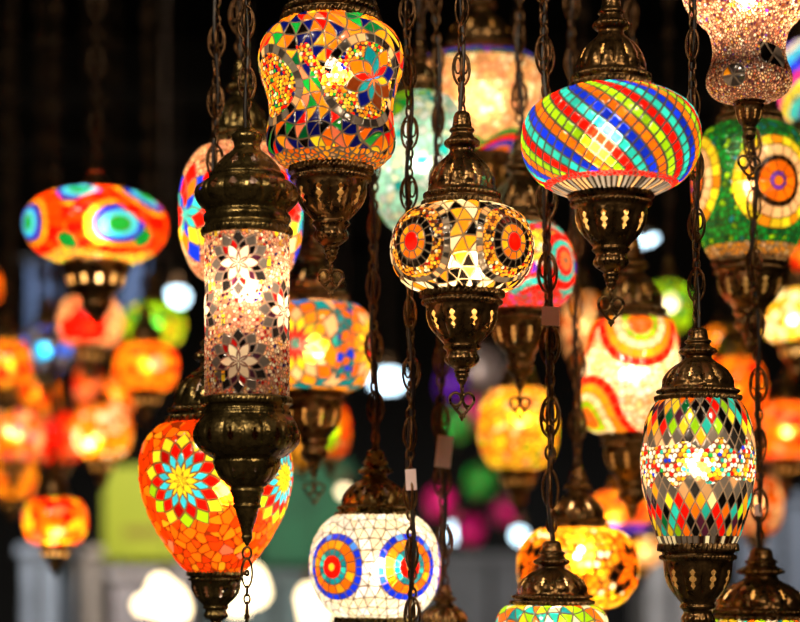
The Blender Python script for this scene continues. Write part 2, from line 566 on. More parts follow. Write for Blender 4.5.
def lantern(label, cx, Y, prof, pat, cap=None, cup=None, pend=None, chain=True, lean=0.0, gain=1.0, px=0.7, mat=None,
            met=None, bulb=None, group=None, tint=(1, .80, .54), simple=False, seed=0, relief=.8, cs=1.0, ch_top=-95, cable=True, brad=0.012):
    global COUNT
    COUNT += 1
    k = Y / F
    met = met or BRONZE
    # the cap rim measured in the photo is its near edge, seen from below: the axis sits a little lower
    y0p, y1p = min(p[1] for p in prof), max(p[1] for p in prof)
    dyp = (cap[0] if cap else 0) * 0.95 * (YH - y0p) / F
    prof = [(r, y + dyp * (y1p - y) / (y1p - y0p)) for r, y in prof]
    if cap:
        cap = (cap[0], cap[1] + dyp, cap[2])
    ylow = y1p
    if cup:
        ylow = max(ylow, cup[2])
    root = bpy.data.objects.new('hanging_lantern', None)
    COL.objects.link(root)
    root.location = world(cx, ylow, Y)
    root['label'] = label
    root['category'] = 'lantern'
    if group:
        root['group'] = group
    make_shade(root, k, ylow, prof, pat, mat or GLASS, px, relief)
    ncol = 48 if simple else 240
    mpx = 2.5 if simple else 1.0
    if cap:
        R, yr, yt = cap
        h = yr - yt
        if simple:
            make_metal(root, 'top_cap', k, ylow, simp_cap(*cap), met, mpx, ncol)
        else:
            make_metal(root, 'top_cap', k, ylow, cap_prof(*cap), met, mpx, ncol,
                       ropes=[(yr - .075 * h, yr, 44, R * .10), (yr - .155 * h, yr - .11 * h, 52, R * .075)],
                       flutes=[(yr - .56 * h, yr - .18 * h, 14, R * .12), (yr - .72 * h, yr - .63 * h, 16, R * .05)],
                       holes=[(yr - .43 * h, yr - .30 * h, 8, .16, 'slot')])
    if cup:
        R, yr, yt = cup
        h = yt - yr
        if simple:
            make_metal(root, 'bottom_cup', k, ylow, simp_cup(*cup), met, mpx, 72, holes=[(yr + .22 * h, yr + .40 * h, 12, .38, 'slot')])
        else:
            make_metal(root, 'bottom_cup', k, ylow, cup_prof(*cup), met, mpx, ncol,
                       ropes=[(yr, yr + .08 * h, 48, R * .10), (yr + .115 * h, yr + .155 * h, 56, R * .07)],
                       flutes=[(yr + .20 * h, yr + .52 * h, 10, R * .11), (yr + .65 * h, yr + .78 * h, 12, R * .05)],
                       holes=[(yr + .24 * h, yr + .43 * h, 10, .29, 'slot')])
        if pend:
            make_heart(root, k, ylow, yt - 2, met, pend)
    if chain:
        y0 = (cap[2] if cap else min(p[1] for p in prof)) + 3
        if simple:
            make_chain(root, k, ylow, y0, ch_top, IRON_SHADED, CABLE, seed or COUNT, cs, lean, cable=False)
        else:
            make_chain(root, k, ylow, y0, ch_top, IRON, CABLE, seed or COUNT, cs, lean, cable)
    rm = max(p[0] for p in prof) * k
    bx, by = bulb or (0, sum(p[1] for p in prof) / len(prof))
    ld = bpy.data.lights.new('bulb', 'POINT')
    ld.energy = GAIN * gain * rm * rm
    ld.color = tint
    ld.shadow_soft_size = min(brad, rm * .3)
    lo = bpy.data.objects.new('bulb', ld)
    COL.objects.link(lo)
    lo.parent = root
    lo.location = (bx * k, 0, (ylow - by) * k)
    return root, k, ylow


def tag_part(root, k, yb, x, y, w, h, ang=0.1):
    o = box_part('price_tag', (-w / 2 * k, -.0006, -h / 2 * k), (w / 2 * k, .0006, h / 2 * k), TAGM, root, 0.0003)
    o.location = (x * k, -6.5 * k, (yb - y) * k)
    o.rotation_euler = (0, ang * .3, ang)
    o['label'] = 'pale pink paper price tag'
    return o


def P(*a):
    """palette shorthand: P('red',3,'black',2)"""
    return [(a[i], a[i + 1]) for i in range(0, len(a), 2)]


#@@LANTERNS@@

# ------------------------------------------------------------------ sharp lanterns at the front
FG = 'lanterns hanging in the sharp front row'
HOT = P('amber', 4, 'gold', 3, 'yellow', 1, 'orange', 2, 'brown', 1.5, 'red', .6, 'green', .3, 'cream', 1.5)


def pat_amphora(s):
    mix = P('orange', 4, 'amber', 2.8, 'yellow', 1, 'black', 2.6, 'navy', 2.6, 'red', 2, 'green', 1.5, 'dgreen', .8, 'salmon', 1)
    s.tri(16, mix, 4, .8, None, (.44, .38, .32), .75)
    bead = P('amber', 3, 'gold', 3, 'red', 1.6, 'orange', 2, 'cream', 2, 'green', .7, 'navy', .6, 'yellow', 1.2)
    for ph, yc, R in ((.60, 82, 46), (-1.03, 86, 40), (2.2, 84, 46), (-2.5, 84, 46)):
        p = s.polar(ph, yc)
        s.ring(p, R - 9, R, 26, [('grey', 3, .5), ('dgrey', 2, .6), ('tan', 1), ('black', 1, .3)], 3, .8)
        s.beadring(p, 0, R - 9, 3.6, bead, 5)
        if ph == .6:
            s.rosette(s.polar(ph + .12, yc - 2), 8, 11, [P('red', 2, 'orange', 2, 'sky', 1, 'yellow', 1), P('red', 2, 'orange', 2, 'amber', 2, 'teal', .8, 'navy', .8, 'brown', 1), P('orange', 2, 'amber', 1, 'navy', .8, 'brown', .8, 'teal', .5)], .8)
    # S shaped tail of beads and grey squares between the two swirls
    x = wrap(s.phi + .18) * s.r
    dd = np.abs(x - 13 * np.sin((s.y - 84) / 16.0)) * .9
    m = (dd < 6) & (s.y > 62) & (s.y < 112)
    s.beads(3.6, bead, 8, m)
    m = s.y < 21
    s.vor(9, P('orange', 3, 'amber', 2, 'green', 1, 'red', 1), 9, .8, m)
    m = s.y > 158
    s.vor(7, P('amber', 3, 'orange', 2, 'tan', 1), 9, .8, m)


AMPH = [(44, 9), (52, 14), (63, 23), (70, 37), (72, 52), (70, 67), (65.5, 82), (62, 97), (61.5, 112), (63, 127), (64, 138), (62, 150), (54, 160), (45, 166), (38, 168)]
a, k, yb = lantern('vase-shaped lantern of multicolour triangles with swirling bead bands', 331, 2.14, AMPH, pat_amphora,
                   cap=(47, 12, -75), cup=(39, 166, 263), pend=1.0, seed=1, bulb=(4, 72), group=FG, gain=1.25, tint=(1, .84, .58), ch_top=-125)


def pat_stripe(s):
    m_, n_ = 39, 35
    f = s.phi / (2 * PI)
    q = n_ * f - (s.h - 64) / 14.3
    p = m_ * f + (s.h - 64) * .058
    iq, ip = np.floor(q), np.floor(p)
    fq, fp = q - iq, p - ip
    e = np.minimum(np.minimum(fq, 1 - fq) * 8.6, np.minimum(fp, 1 - fp) * 9.5)
    ids = ((iq % 509) * 991 + (ip % 887) + 5).astype(np.int64)
    s.put(None, ids, e, .95, P('lime', 1, 'red', 1, 'turq', 1, 'blue', 1, 'orange', 1), 2, (.30, .27, .25), .34, idx=((iq % 5).astype(np.int64)))
    s.vor(6, P('red', 5, 'dred', 1), 3, .5, (s.y < 87) | ((s.y > 183) & (s.y < 188)))
    mm = (s.y > 187)
    a_ = s.phi / (2 * PI) * 60
    s.put(mm, np.floor(a_).astype(np.int64) + 99, np.minimum(a_ % 1, 1 - a_ % 1) * 4.5, .9, P('tan', 3, 'grey', 3, 'dgrey', 1), 3, (.2, .16, .12))


STR = [(38, 81), (50, 84), (65, 91), (78, 101), (86, 115), (89, 132), (88, 148), (83, 163), (73, 177), (58, 187), (46, 193), (38, 196)]
lantern('flattened globe lantern with diagonal rainbow stripes of square tiles', 611, 2.06, STR, pat_stripe,
        cap=(39, 82, -6), cup=(39, 191, 290), pend=1.05, seed=2, bulb=(-6, 138), group=FG, gain=1.15, tint=(1, .86, .62), ch_top=-130)


def pat_target(s):
    s.tri(17, P('cream', 4, 'white', 1, 'black', 3, 'amber', 2, 'gold', .6), 6, .9, None, (.45, .38, .3), .3)
    bd = P('gold', 4, 'amber', 3, 'brown', 1.6, 'dbrown', 1, 'dred', .8, 'cream', 1.4)
    for j in range(4):
        p = s.polar(-.80 + j * PI / 2 * 1.0, 243)
        s.ring(p, 37, 44, 38, [('grey', 3, .6), ('dgrey', 2, .7), ('tan', 1.5), ('black', .8, .3)], 3, .8)
        s.beadring(p, 26, 37, 3.7, bd, 4)
        s.ring(p, 17.5, 26, 17, P('black', 5, 'dbrown', 1), 5, .7)
        s.ring(p, 9.5, 17.5, 10, P('amber', 3, 'orange', 2), 6, .9)
        s.ring(p, 0, 9.5, 1, P('red', 1), 7, .6)


TGT = [(35, 200), (46, 203), (57, 209), (66, 221), (71, 237), (71, 252), (67, 268), (58, 281), (47, 289), (38, 293)]
lantern('round lantern with red and black bullseye medallions in gold beads and triangles', 462, 2.12, TGT, pat_target,
        cap=(37.5, 202, 112), cup=(39, 290, 386), pend=1.0, seed=3, bulb=(4, 262), group=FG, gain=1.15, tint=(1, .77, .46))


def pat_diamond(s):
    mix = [('black', 3), ('plum', 2), ('grey', 1.2, .7), ('orange', 2.4), ('amber', 1.6), ('red', 1.8), ('yellow', 1.4), ('turq', 1), ('lime', .9), ('navy', .9), ('peach', 1), ('dgreen', .6)]
    s.diam(30, 21, mix, 3, .6, None, (.5, .43, .36))
    hm = s.h[np.argmin(np.abs(s.y - 467))]
    s.diam(30, 21, [('grey', 3, .8), ('tan', 1, .5), ('dgrey', 2, .8), ('peach', .6), ('amber', .4)], 3, .6, None, (.55, .46, .38), rows=(hm - 33, hm + 30))
    # zig-zag band of seed beads
    zz = 9 * np.abs(((s.phi / (2 * PI) * 11) % 1) * 2 - 1) - 5
    m = np.abs(s.y - 465 - zz) < 17 + 4 * np.sin(s.phi * 9)
    s.beads(4.6, P('white', 4, 'cream', 3, 'red', 2, 'amber', 2, 'yellow', 1.3, 'blue', .6, 'green', .7, 'turq', .5), 11, m, (.45, .3, .2))
    a_ = s.phi / (2 * PI) * 44
    mm = (s.y > 536) | (s.y < 401)
    s.put(mm, np.floor(a_).astype(np.int64) + 99, np.minimum(a_ % 1, 1 - a_ % 1) * 5, .7, [('cream', 2), ('grey', 2, .7), ('dbrown', 1)], 3, (.3, .25, .2))


DIA = [(40, 398), (45, 404), (50, 415), (54, 431), (56.3, 452), (55.8, 474), (52.3, 497), (46.5, 519), (40.5, 537), (37, 545)]
lantern('barrel lantern of multicolour diamonds with a belt of seed beads', 698, 2.145, DIA, pat_diamond,
        cap=(40, 398, 328), cup=(37, 543, 650), pend=None, seed=4, bulb=(0, 466), lean=-6, group=FG, gain=1.25, tint=(1, .85, .6))


def pat_cyl(s):
    bd = P('pink', 3, 'peach', 3, 'cream', 2.5, 'salmon', 1.2, 'dred', .8, 'navy', .5, 'plum', .9, 'gold', .8)
    s.vor(3.6, bd, 3, .4, None, (.64, .47, .38), .9, .35)
    A = ['peach', [('pink', 2), ('peach', 1)], [('black', 2), ('dred', 1.1), ('plum', 1)], [('grey', 2, .7), ('dgrey', 1, .8)]]
    for ph, y in ((-.12, 264), (-.12, 362), (1.12, 312), (-1.45, 312), (2.3, 264), (2.3, 362)):
        s.rosette(s.polar(ph, y), 12, 8.3, A, .8, (.55, .46, .4))
        s.rosette(s.polar(ph, y), 6, 10.5, ['cream', 'cream'], .8, (.55, .40, .34))
    m = (hsh(np.floor((s.phi + 4) * 9).astype(np.int64) + 100 * np.floor(s.y / 11).astype(np.int64), 5) > .965) & (np.abs(s.phi) > .4)
    s.vor(8, P('yellow', 2, 'red', 1, 'amber', 1), 6, .6, m)


CYL = [(40.5, 227), (41.7, 229), (41.7, 260), (41.7, 300), (41.7, 350), (41.7, 399), (40.5, 402)]
b, kb, ybb = lantern('upright cylinder lantern with star rosettes on pink granules', 247, 2.07, CYL, pat_cyl, chain=False, seed=5, bulb=(0, 290),
                     group=FG, gain=2.7, tint=(1, .80, .58), brad=.014)
ylow = 402
make_metal(b, 'top_cap', kb, ylow, [(0, 127), (4, 127.5), (8, 129), (11, 132), (14, 133.5), (15.5, 136), (15.5, 140), (13.5, 143), (13, 147), (16, 152), (24, 158), (31, 166), (35, 173),
                                    (38, 176), (37.5, 179), (42, 182), (49, 187), (52, 193), (51, 200), (46, 207), (42, 211), (41, 213), (43.5, 217), (43.5, 221), (42, 224), (43, 227), (45.5, 230), (45, 236), (43, 237)],
           OLIVE, 1.0, 224, ropes=[(229, 236, 60, 0.9)], flutes=[(180, 208, 16, 2.6), (150, 175, 12, 1.6)],
           holes=[(157, 170, 9, .34, 'club'), (185, 197, 16, .42, 'diamond')])
make_metal(b, 'bottom_cup', kb, ylow, [(43, 397), (45.5, 399), (46, 404), (43, 407), (42.5, 410), (44, 412), (44, 415), (46, 418), (51, 426), (53.5, 435), (52, 443), (46.5, 450), (39, 456), (35, 458), (33.5, 460), (34, 463), (31.5, 470), (27, 478), (20, 485), (17, 487), (16.5, 489), (17.5, 491), (15, 495), (13.5, 502), (13, 504), (14.5, 506), (12, 509), (10, 517), (7, 526), (5, 535), (6, 537), (4, 541), (0, 547)],
           OLIVE, 1.0, 224, ropes=[(398, 405, 60, 0.9)], flutes=[(418, 454, 16, 2.2), (462, 487, 12, 2.0)], holes=[(430, 443, 14, .30, 'club'), (469, 473, 9, .14, 'diamond')])
ch = make_chain(b, kb, ylow, 129, -110, IRON, CABLE, 21, 1.0, 0, True, 2.0)
ring = [tube(oval(0, -553 + ylow, 4.5, 6, .2, 16), 1.2, 6, True)]
zc = -558 + ylow
for q in range(4):
    h = (15, 5, 5, 15)[q]
    w = 5.4 if h > 8 else 3.0
    ring.append(tube(oval(0, zc - h, w, h, .3 + (q % 2) * 1.2, 20, 0, 1.2), 1.2, 6, True))
    if h > 8:
        ring.append(tube(oval(0, zc - h, 1.6, 2.4, .3, 10), 1.5, 6, True))
    zc -= 2 * h - 2
V, f = join(ring)
new_obj('tail_chain', mesh_from('tail_chain', V * kb, f), IRON, b)


def pat_drop(s):
    C['vermilion'] = hx('ff4a08')
    s.vor(12, P('orange', 2.4, 'vermilion', 2.6, 'amber', .3, 'salmon', .4), 5, .55, None, (.55, .2, .05), 1.0, .3)
    for ph, y in ((-.36, 482), (1.20, 478), (2.7, 480), (-1.95, 480)):
        s.rosette(s.polar(ph, y), 14, 9.8, ['yellow', 'yellow', 'cyan', [('red', 3), ('dred', 1)], [('yellow', 2), ('lime', 1)]], .8, (.5, .35, .2), limit=50)
        s.rosette(s.polar(ph, y), 7, 8.5, ['yellow', 'yellow'], .6, (.6, .5, .15))


DROP = [(44, 419), (57, 424), (69, 437), (75, 454), (76, 474), (73, 494), (66, 515), (55, 536), (44, 553), (34, 566), (27, 572)]
lantern('orange drop-shaped lantern with yellow cyan and red star rosettes', 216, 2.30, DROP, pat_drop, cap=(47, 421, 325), cup=(27, 571, 632), pend=None,
        seed=6, bulb=(12, 488), group=FG, gain=1.2, tint=(1, .84, .6), px=.8, met=OLIVE)


def pat_white(s):
    s.tri(13, P('cream', 3, 'white', 3), 5, .55, None, (.40, .30, .2), .5)
    for j in range(5):
        p = s.polar(-.69 + j * 2 * PI / 5 * 1.0, 567)
        s.ring(p, 27, 34, 22, P('blue', 4, 'sky', 1), 3, .6, (.45, .35, .3))
        s.ring(p, 17.5, 27, 15, P('amber', 3, 'orange', 3), 4, .7, (.45, .3, .2))
        s.ring(p, 11, 17.5, 14, P('teal', 3, 'turq', 1), 5, .6)
        s.ring(p, 4, 11, 9, P('red', 3), 6, .35, (.7, .1, .1))
        s.ring(p, 0, 4, 1, P('yellow', 1), 7, .5)


WHT = [(36, 513), (43, 517), (52, 525), (60, 538), (64.5, 554), (65, 571), (62, 586), (56, 599), (48, 609), (39, 616)]
lantern('round white lantern with blue and orange target medallions', 375, 2.36, WHT, pat_white, cap=(37, 516, 450), cup=(38, 616, 700), seed=7, bulb=(8, 568),
        group=FG, gain=1.15, tint=(1, .86, .64), met=OLIVE, px=.8, lean=-3)


def pat_granule(s):
    s.vor(3.6, P('pink', 3, 'peach', 3, 'cream', 1.5, 'salmon', .8, 'plum', 1.1, 'brown', .7, 'gold', .6, 'purple', .35), 3, .5, None, (.42, .28, .22), .9, .5)
    p = s.polar(-.55, 72)
    s.ring(p, 0, 12, 6, [('dgrey', 2, .6), ('amber', 1), ('turq', 1), ('grey', 1, .7), ('navy', 1)], 4, 1.0)
    m = (np.abs(s.y - 66 + 4 * np.cos(s.phi * 2)) < 11) & (s.phi > .12) & (s.phi < .9)
    s.diam(13, 26, [('grey', 4, .8), ('black', 1.2), ('brown', 1)], 6, 1.0, m)


TUL = [(34, -78), (48, -72), (60, -58), (67, -38), (67, -20), (61, 0), (50, 13), (41, 23), (36.5, 36), (35.5, 48), (37, 60), (40.5, 70), (42, 79), (40.5, 87), (34, 95), (23, 100), (14, 102)]
t, kt, yt_ = lantern('tulip-shaped pale pink granule lantern with grey diamond tiles', 749, 2.22, TUL, pat_granule, cap=(36, -76, -150), cup=(14.5, 99, 150), pend=.9, seed=8, bulb=(-2, -8),
                     group=FG, gain=2.1, tint=(1, .80, .56), chain=False)


def pat_patch(s):
    s.tri(15, P('cream', 2, 'lime', 1.5, 'yellow', 1.5, 'teal', 1.2, 'orange', 1.5, 'turq', 1), 5, .8)


LOW = [(39, 606), (48, 609), (54, 618), (58, 634), (58, 650), (52, 668), (40, 680)]
lo_, kl, yl = lantern('lantern in the sharp front row showing only its bronze cap and a crescent of tiles', 552, 2.25, LOW, pat_patch, cap=(39, 606, 541), seed=9, lean=-8, cs=1.2, group=FG,
                      gain=1.1, tint=(1, .86, .62))
tag_part(lo_, kl, 680, -2, 317, 18, 19, .15)

LOW2 = [(48, 619), (58, 624), (66, 640), (68, 660), (60, 690), (48, 705)]
lo2, kl2, yl2 = lantern('wide bronze lantern cap under the dark chain behind the tulip lantern', 761, 2.36, LOW2, pat_patch, cap=(49, 622, 548), seed=10, lean=-12, group=FG, gain=.9)
tag_part(lo2, kl2, 705, -4, 510, 8, 12, .3)

# ------------------------------------------------------------------ lanterns a step behind
MG = 'slightly blurred lanterns in the second row'


def pat_redflower(s):
    s.vor(5, P('peach', 4, 'pink', 2, 'salmon', 1), 4, .7, None, (.5, .35, .25))
    for j in range(5):
        p = s.polar(-1.05 + j * 2 * PI / 5, 215)
        s.rosette(p, 9, 13, ['turq', P('red', 2, 'orange', 1, 'blue', 1, 'turq', 1.5), P('red', 3, 'orange', 1, 'yellow', 1, 'turq', .6), P('red', 2, 'blue', .7, 'yellow', 1, 'peach', 1)], .8)
        s.ring(s.polar(-1.05 + (j + .5) * 2 * PI / 5, 180), 0, 9, 1, P('red', 1), 3)
        s.ring(s.polar(-1.05 + (j + .5) * 2 * PI / 5, 250), 0, 9, 1, P('red', 1), 3)


RF = [(30, 140), (42, 146), (53, 162), (60, 185), (61, 212), (59, 240), (52, 262), (42, 276), (32, 282)]
lantern('pale round lantern with red and blue flowers behind the cylinder lantern', 241, 2.44, RF, pat_redflower, cap=(29, 141, 60), cup=(32, 281, 360), seed=11, met=OLIVE, group=MG, px=1.1, gain=1.7, mat=GLASSM, tint=(1, .82, .58), lean=-4)


def pat_orangeflower(s):
    s.vor(6, P('amber', 3, 'peach', 1.5, 'orange', 3, 'gold', 1, 'salmon', 1), 4, .7, None, (.5, .35, .2))
    for ph in (-.27, 1.3, -1.95, 2.9):
        p = s.polar(ph, 345)
        s.rosette(p, 12, 9.6, ['turq', 'red', 'yellow', P('amber', 2, 'peach', 2), P('orange', 2, 'amber', 2), P('teal', 3, 'sky', .6, 'turq', .6), P('amber', 2, 'peach', 1)], .7)
    s.vor(8, P('teal', 2, 'blue', 1, 'orange', 4), 9, .7, (np.abs(s.phi - .62) < .18) & (np.abs(s.y - 345) < 38))


OF = [(34, 300), (45, 303), (54, 313), (58, 328), (58.5, 348), (57, 368), (51, 382), (40, 389), (31, 391)]
lantern('orange lantern with a turquoise and red flower and rings of blue tiles', 314, 2.62, OF, pat_orangeflower, cap=(34, 300, 232), cup=(30, 389, 478), pend=.8, seed=12, group=MG, px=1.1,
        gain=1.1, chain=True, ch_top=-90)


def pat_mint(s):
    C['mint'] = hx('c4f4dc')
    s.vor(9, [('white', 2), ('mint', 3), ('turq', .35), ('cream', 1.4), ('lime', .15)], 4, .4, None, (.6, .72, .6), .9, .2)
    s.ring(s.polar(-.75, 100), 0, 20, 10, P('lime', 1, 'green', 1), 4)


MI = [(22, 90), (32, 96), (41, 112), (45, 135), (46, 165), (45, 192), (40, 213), (30, 226), (22, 230)]
lantern('pale mint green lantern glowing between the dark chains', 420, 2.62, MI, pat_mint, cap=(22, 92, 40), cup=(22, 229, 290), seed=13, group=MG, mat=GLASSM, px=1.3, tint=(.90, 1, .84), gain=.62)


def pat_bowl(s):
    s.vor(7, P('peach', 3, 'cream', 2, 'pink', 1), 4, .5, None, (.7, .5, .35))
    for (lo, hi, c) in ((45, 53, 'green'), (53, 57, 'purple'), (57, 61, 'red'), (61, 66, 'blue'), (66, 70, 'dgreen')):
        s.vor(6, P(c, 3, 'purple', .5), 5, .5, (s.y >= lo) & (s.y < hi))
    for j in range(5):
        p = s.polar(.05 + (j - .5) * 2 * PI / 5, 148)
        for (r0, r1, c) in ((0, 11, 'orange'), (11, 19, 'blue'), (19, 26, 'red'), (26, 32, 'green')):
            s.ring(p, r0, r1, 14, P(c, 1), 3, .5)


BO = [(40, 49), (52, 51), (62, 56), (66, 64), (63, 74), (60, 90), (59, 108), (58, 126), (52, 142), (40, 152), (30, 155)]
lantern('large peach bowl lantern with a purple and green rainbow rim', 480, 2.80, BO, pat_bowl, cap=(36, 50, -20), cup=(30, 154, 220), seed=14, group=MG, mat=GLASSM, px=1.4, gain=.75, tint=(1, .74, .42), brad=.03)


def pat_wave(s):
    s.vor(6, P('cream', 2, 'yellow', 2, 'gold', 1), 4, .5, None, (.6, .4, .3))
    w = 7 * np.abs(np.sin(s.phi * 2.5 + .4)) * 1.6
    y = s.y + w
    for (lo, hi, c) in ((218, 232, 'red'), (232, 240, 'turq'), (240, 248, 'red'), (248, 262, 'yellow'), (285, 293, 'red'), (293, 301, 'turq'), (301, 330, 'red')):
        s.vor(6, P(c, 4) if c != 'red' else P('red', 4, 'magenta', .5), 5, .5, (y >= lo) & (y < hi))
    for j in range(5):
        s.ring(s.polar(.12 + j * 2 * PI / 5, 268), 0, 7, 1, P('purple', 1), 3)
        p = s.polar(.12 + (j + .62) * 2 * PI / 5, 262)
        for (r0, r1, c) in ((0, 9, 'orange'), (9, 15, 'red'), (15, 21, 'turq'), (21, 29, 'red')):
            s.ring(p, r0, r1, 12, P(c, 1), 3, .5)


WA = [(30, 221), (40, 226), (49, 239), (54, 256), (54.5, 274), (50, 292), (42, 304), (32, 310)]
lantern('round lantern with red and cyan scalloped waves behind the bullseye lantern', 520, 2.52, WA, pat_wave, cap=(31, 222, 140), cup=(30, 308, 392), pend=.85, seed=15, group=MG, mat=GLASSM, px=1.2, tint=(1, .85, .62),
        gain=1.0)


def pat_greenmed(s):
    s.vor(6, P('green', 3, 'dgreen', 2, 'lime', .5, 'teal', .3), 4, .6, None, (.22, .3, .12), .8, .4)
    for ph in (.32, -1.5, 2.1, -2.9):
        p = s.polar(ph, 183)
        for (r0, r1, n, c) in ((0, 5, 1, 'orange'), (5, 9, 8, 'purple'), (9, 20, 9, 'orange'), (20, 25, 16, 'black'), (25, 36, 18, 'peach'), (36, 46, 22, 'yellow')):
            s.ring(p, r0, r1, n, P(c, 3, 'amber', .6) if c in ('peach', 'yellow') else P(c, 1), 4, .6, (.4, .25, .1))
    s.vor(6, P('amber', 3, 'peach', 1), 5, .6, s.y > 248)


GM = [(30, 118), (42, 124), (51, 137), (56, 158), (57, 184), (55, 212), (49, 237), (41, 253), (33, 261)]
lantern('green lantern with a large yellow and orange ringed flower medallion', 750, 2.52, GM, pat_greenmed, cap=(31, 120, 50), cup=(35, 258, 350), seed=16, group=MG, mat=GLASSM, px=1.2, gain=.8, chain=False, tint=(1, .84, .58))


def pat_arcs(s):
    s.vor(7, P('cream', 3, 'peach', 2, 'white', 1), 4, .5, None, (.75, .55, .35))
    for (ph, y) in ((.08, 322), (-1.12, 420), (1.35, 420), (2.1, 322), (-2.0, 322), (3.1, 408)):
        p = s.polar(ph, y)
        for (r0, r1, n, c) in ((0, 12, 8, 'orange'), (12, 19, 12, 'lime'), (19, 27, 14, 'cream'), (27, 36, 16, 'amber'), (36, 45, 20, 'red')):
            s.ring(p, r0, r1, n, P(c, 1), 4, .5, (.8, .5, .3))


AR = [(31, 315), (40, 319), (44, 330), (46, 352), (50, 378), (54, 400), (53, 416), (44, 428), (30, 434)]
lantern('cream lantern with bold red and orange rainbow arcs', 632, 2.64, AR, pat_arcs, cap=(34, 318, 238), cup=(30, 432, 520), seed=17, group=MG, mat=GLASSM, px=1.3, gain=1.15, tint=(1, .78, .47))


def pat_goldbeads(s):
    s.beads(7.4, P('amber', 4, 'gold', 4, 'yellow', 1.5, 'cream', 1, 'orange', 1), 4, None, (.5, .26, .06))
    for ph in (.95, -.98, 2.7, -2.6):
        p = s.polar(ph, 567)
        s.rosette(p, 9, 8.5, ['orange', P('orange', 3, 'black', 1), P('black', 3, 'orange', 1), P('amber', 2, 'orange', 2, 'black', 1)], .8, (.4, .2, .06))


GB = [(28, 527), (40, 530), (52, 539), (59, 553), (60, 570), (57, 585), (48, 598), (36, 606), (26, 608)]
lantern('golden bead lantern with black and orange flower rosettes', 578, 2.58, GB, pat_goldbeads, cap=(29, 528, 468), cup=(27, 606, 680), seed=18, group=MG, px=1.1, gain=1.5, bulb=(4, 560), met=BRONZE, lean=-6)

# long chains in front whose lanterns hang below the frame
lab = 'brown filigree lamp chain hanging in front of the white target lantern'
root = bpy.data.objects.new('hanging_chain', None); COL.objects.link(root)
root.location = world(412, 660, 2.235); root['label'] = lab; root['category'] = 'chain'
kk = 2.235 / F
make_chain(root, kk, 660, 660, -100, IRON, CABLE, 31, 1.0, -4, True, 2.4)
tag_part(root, kk, 660, -1, 480, 11, 21, -.2)

LOW3 = [(20, 628), (36, 634), (46, 650), (46, 670), (36, 690), (20, 696)]
l3, k3, y3 = lantern('brown chain and small cap of a lamp beside the white target lantern', 444, 2.44, LOW3, pat_patch, cap=(26, 632, 584), seed=32, lean=-8, group=MG, gain=.8, px=1.4)
tag_part(l3, k3, 696, 0, 452, 17, 32, .4)

# ------------------------------------------------------------------ blurred lanterns far behind
BG = 'out-of-focus lanterns far behind'


def patch(cell, pal, seed=1, extra=()):
    def f(s):
        s.vor(cell, pal, seed, .5, None, (.5, .3, .15), .9, .3)
        for (ph, y, r, c) in extra:
            s.ring(s.polar(ph, y), 0, r, 1, P(c, 1), 3, .3)
    return f


def ball(cx_r, y0, y1, neck=.5, neck2=None):
    r, n2 = cx_r, neck2 or neck
    h = y1 - y0
    return [(r * neck, y0), (r * .75, y0 + h * .06), (r * .95, y0 + h * .25), (r, y0 + h * .48), (r * .95, y0 + h * .72), (r * .75, y0 + h * .93), (r * n2, y1)]


def far(label, cx, y0, y1, r, Y, pal, gain=1.0, cell=9, seed=1, extra=(), tint=(1, .76, .45), neck=.5, capd=None, cupd=None, bulb=None, pat=None, prof=None, chain=True, group=BG, clear=None):
    r *= .92
    prof = prof or ball(r, y0, y1, neck)
    R = max(r * .52, 6)
    cap = (R, y0 + 2, y0 - (capd or r * 1.1))
    cup = (R * .95, y1 - 2, y1 + (cupd or r * 1.15))
    return lantern(label, cx, Y, prof, pat or patch(cell, pal, seed, extra), cap=cap, cup=cup, gain=gain, px=1.8, mat=GLASSB, simple=True, tint=tint, bulb=bulb, group=group,
                   seed=seed + 50, relief=.5, chain=chain, cs=.55, ch_top=-60)


def pat_mush(s):
    C['vermilion'] = hx('ff4a08')
    s.vor(7, P('vermilion', 3, 'orange', 1.2), 4, .5, None, (.5, .2, .05))
    s.vor(7, P('gold', 2, 'lime', 1, 'amber', 1), 4, .5, s.y > 253)
    for (ph, y) in ((-.13, 197), (.50, 234), (-1.05, 232), (1.15, 205), (2.2, 220), (-2.2, 220), (3.1, 220)):
        p = s.polar(ph, y - 8, .70)
        for (r0, r1, c) in ((0, 8, 'green'), (8, 13, 'cyan'), (13, 18, 'blue'), (18, 20, 'black'), (20, 25, 'amber'), (25, 37, 'red')):
            if c == 'red':
                s.ring(p, r0, r1, 20, P('red', 2, 'vermilion', 3), 4, .4, (.6, .2, .05))
            else:
                s.ring(p, r0, r1, 1 if r1 < 22 else 16, P(c, 1), 4, .4, (.5, .35, .2))
    for ph in (-.32, .95, -1.7):
        s.ring(s.polar(ph, 240), 0, 10, 1, P('green', 1), 3, .3)


MU = [(22, 188), (38, 190), (54, 196), (66, 207), (71, 221), (69, 236), (60, 249), (46, 258), (34, 262)]
r_, k_, y_ = lantern('mushroom-shaped orange lantern with blue and green scallops', 96, 2.98, MU, pat_mush, cap=(18, 189, 166), cup=(34, 263, 325), seed=41, group=BG, px=1.6, gain=.95, simple=True, mat=GLASSM, ch_top=-70)

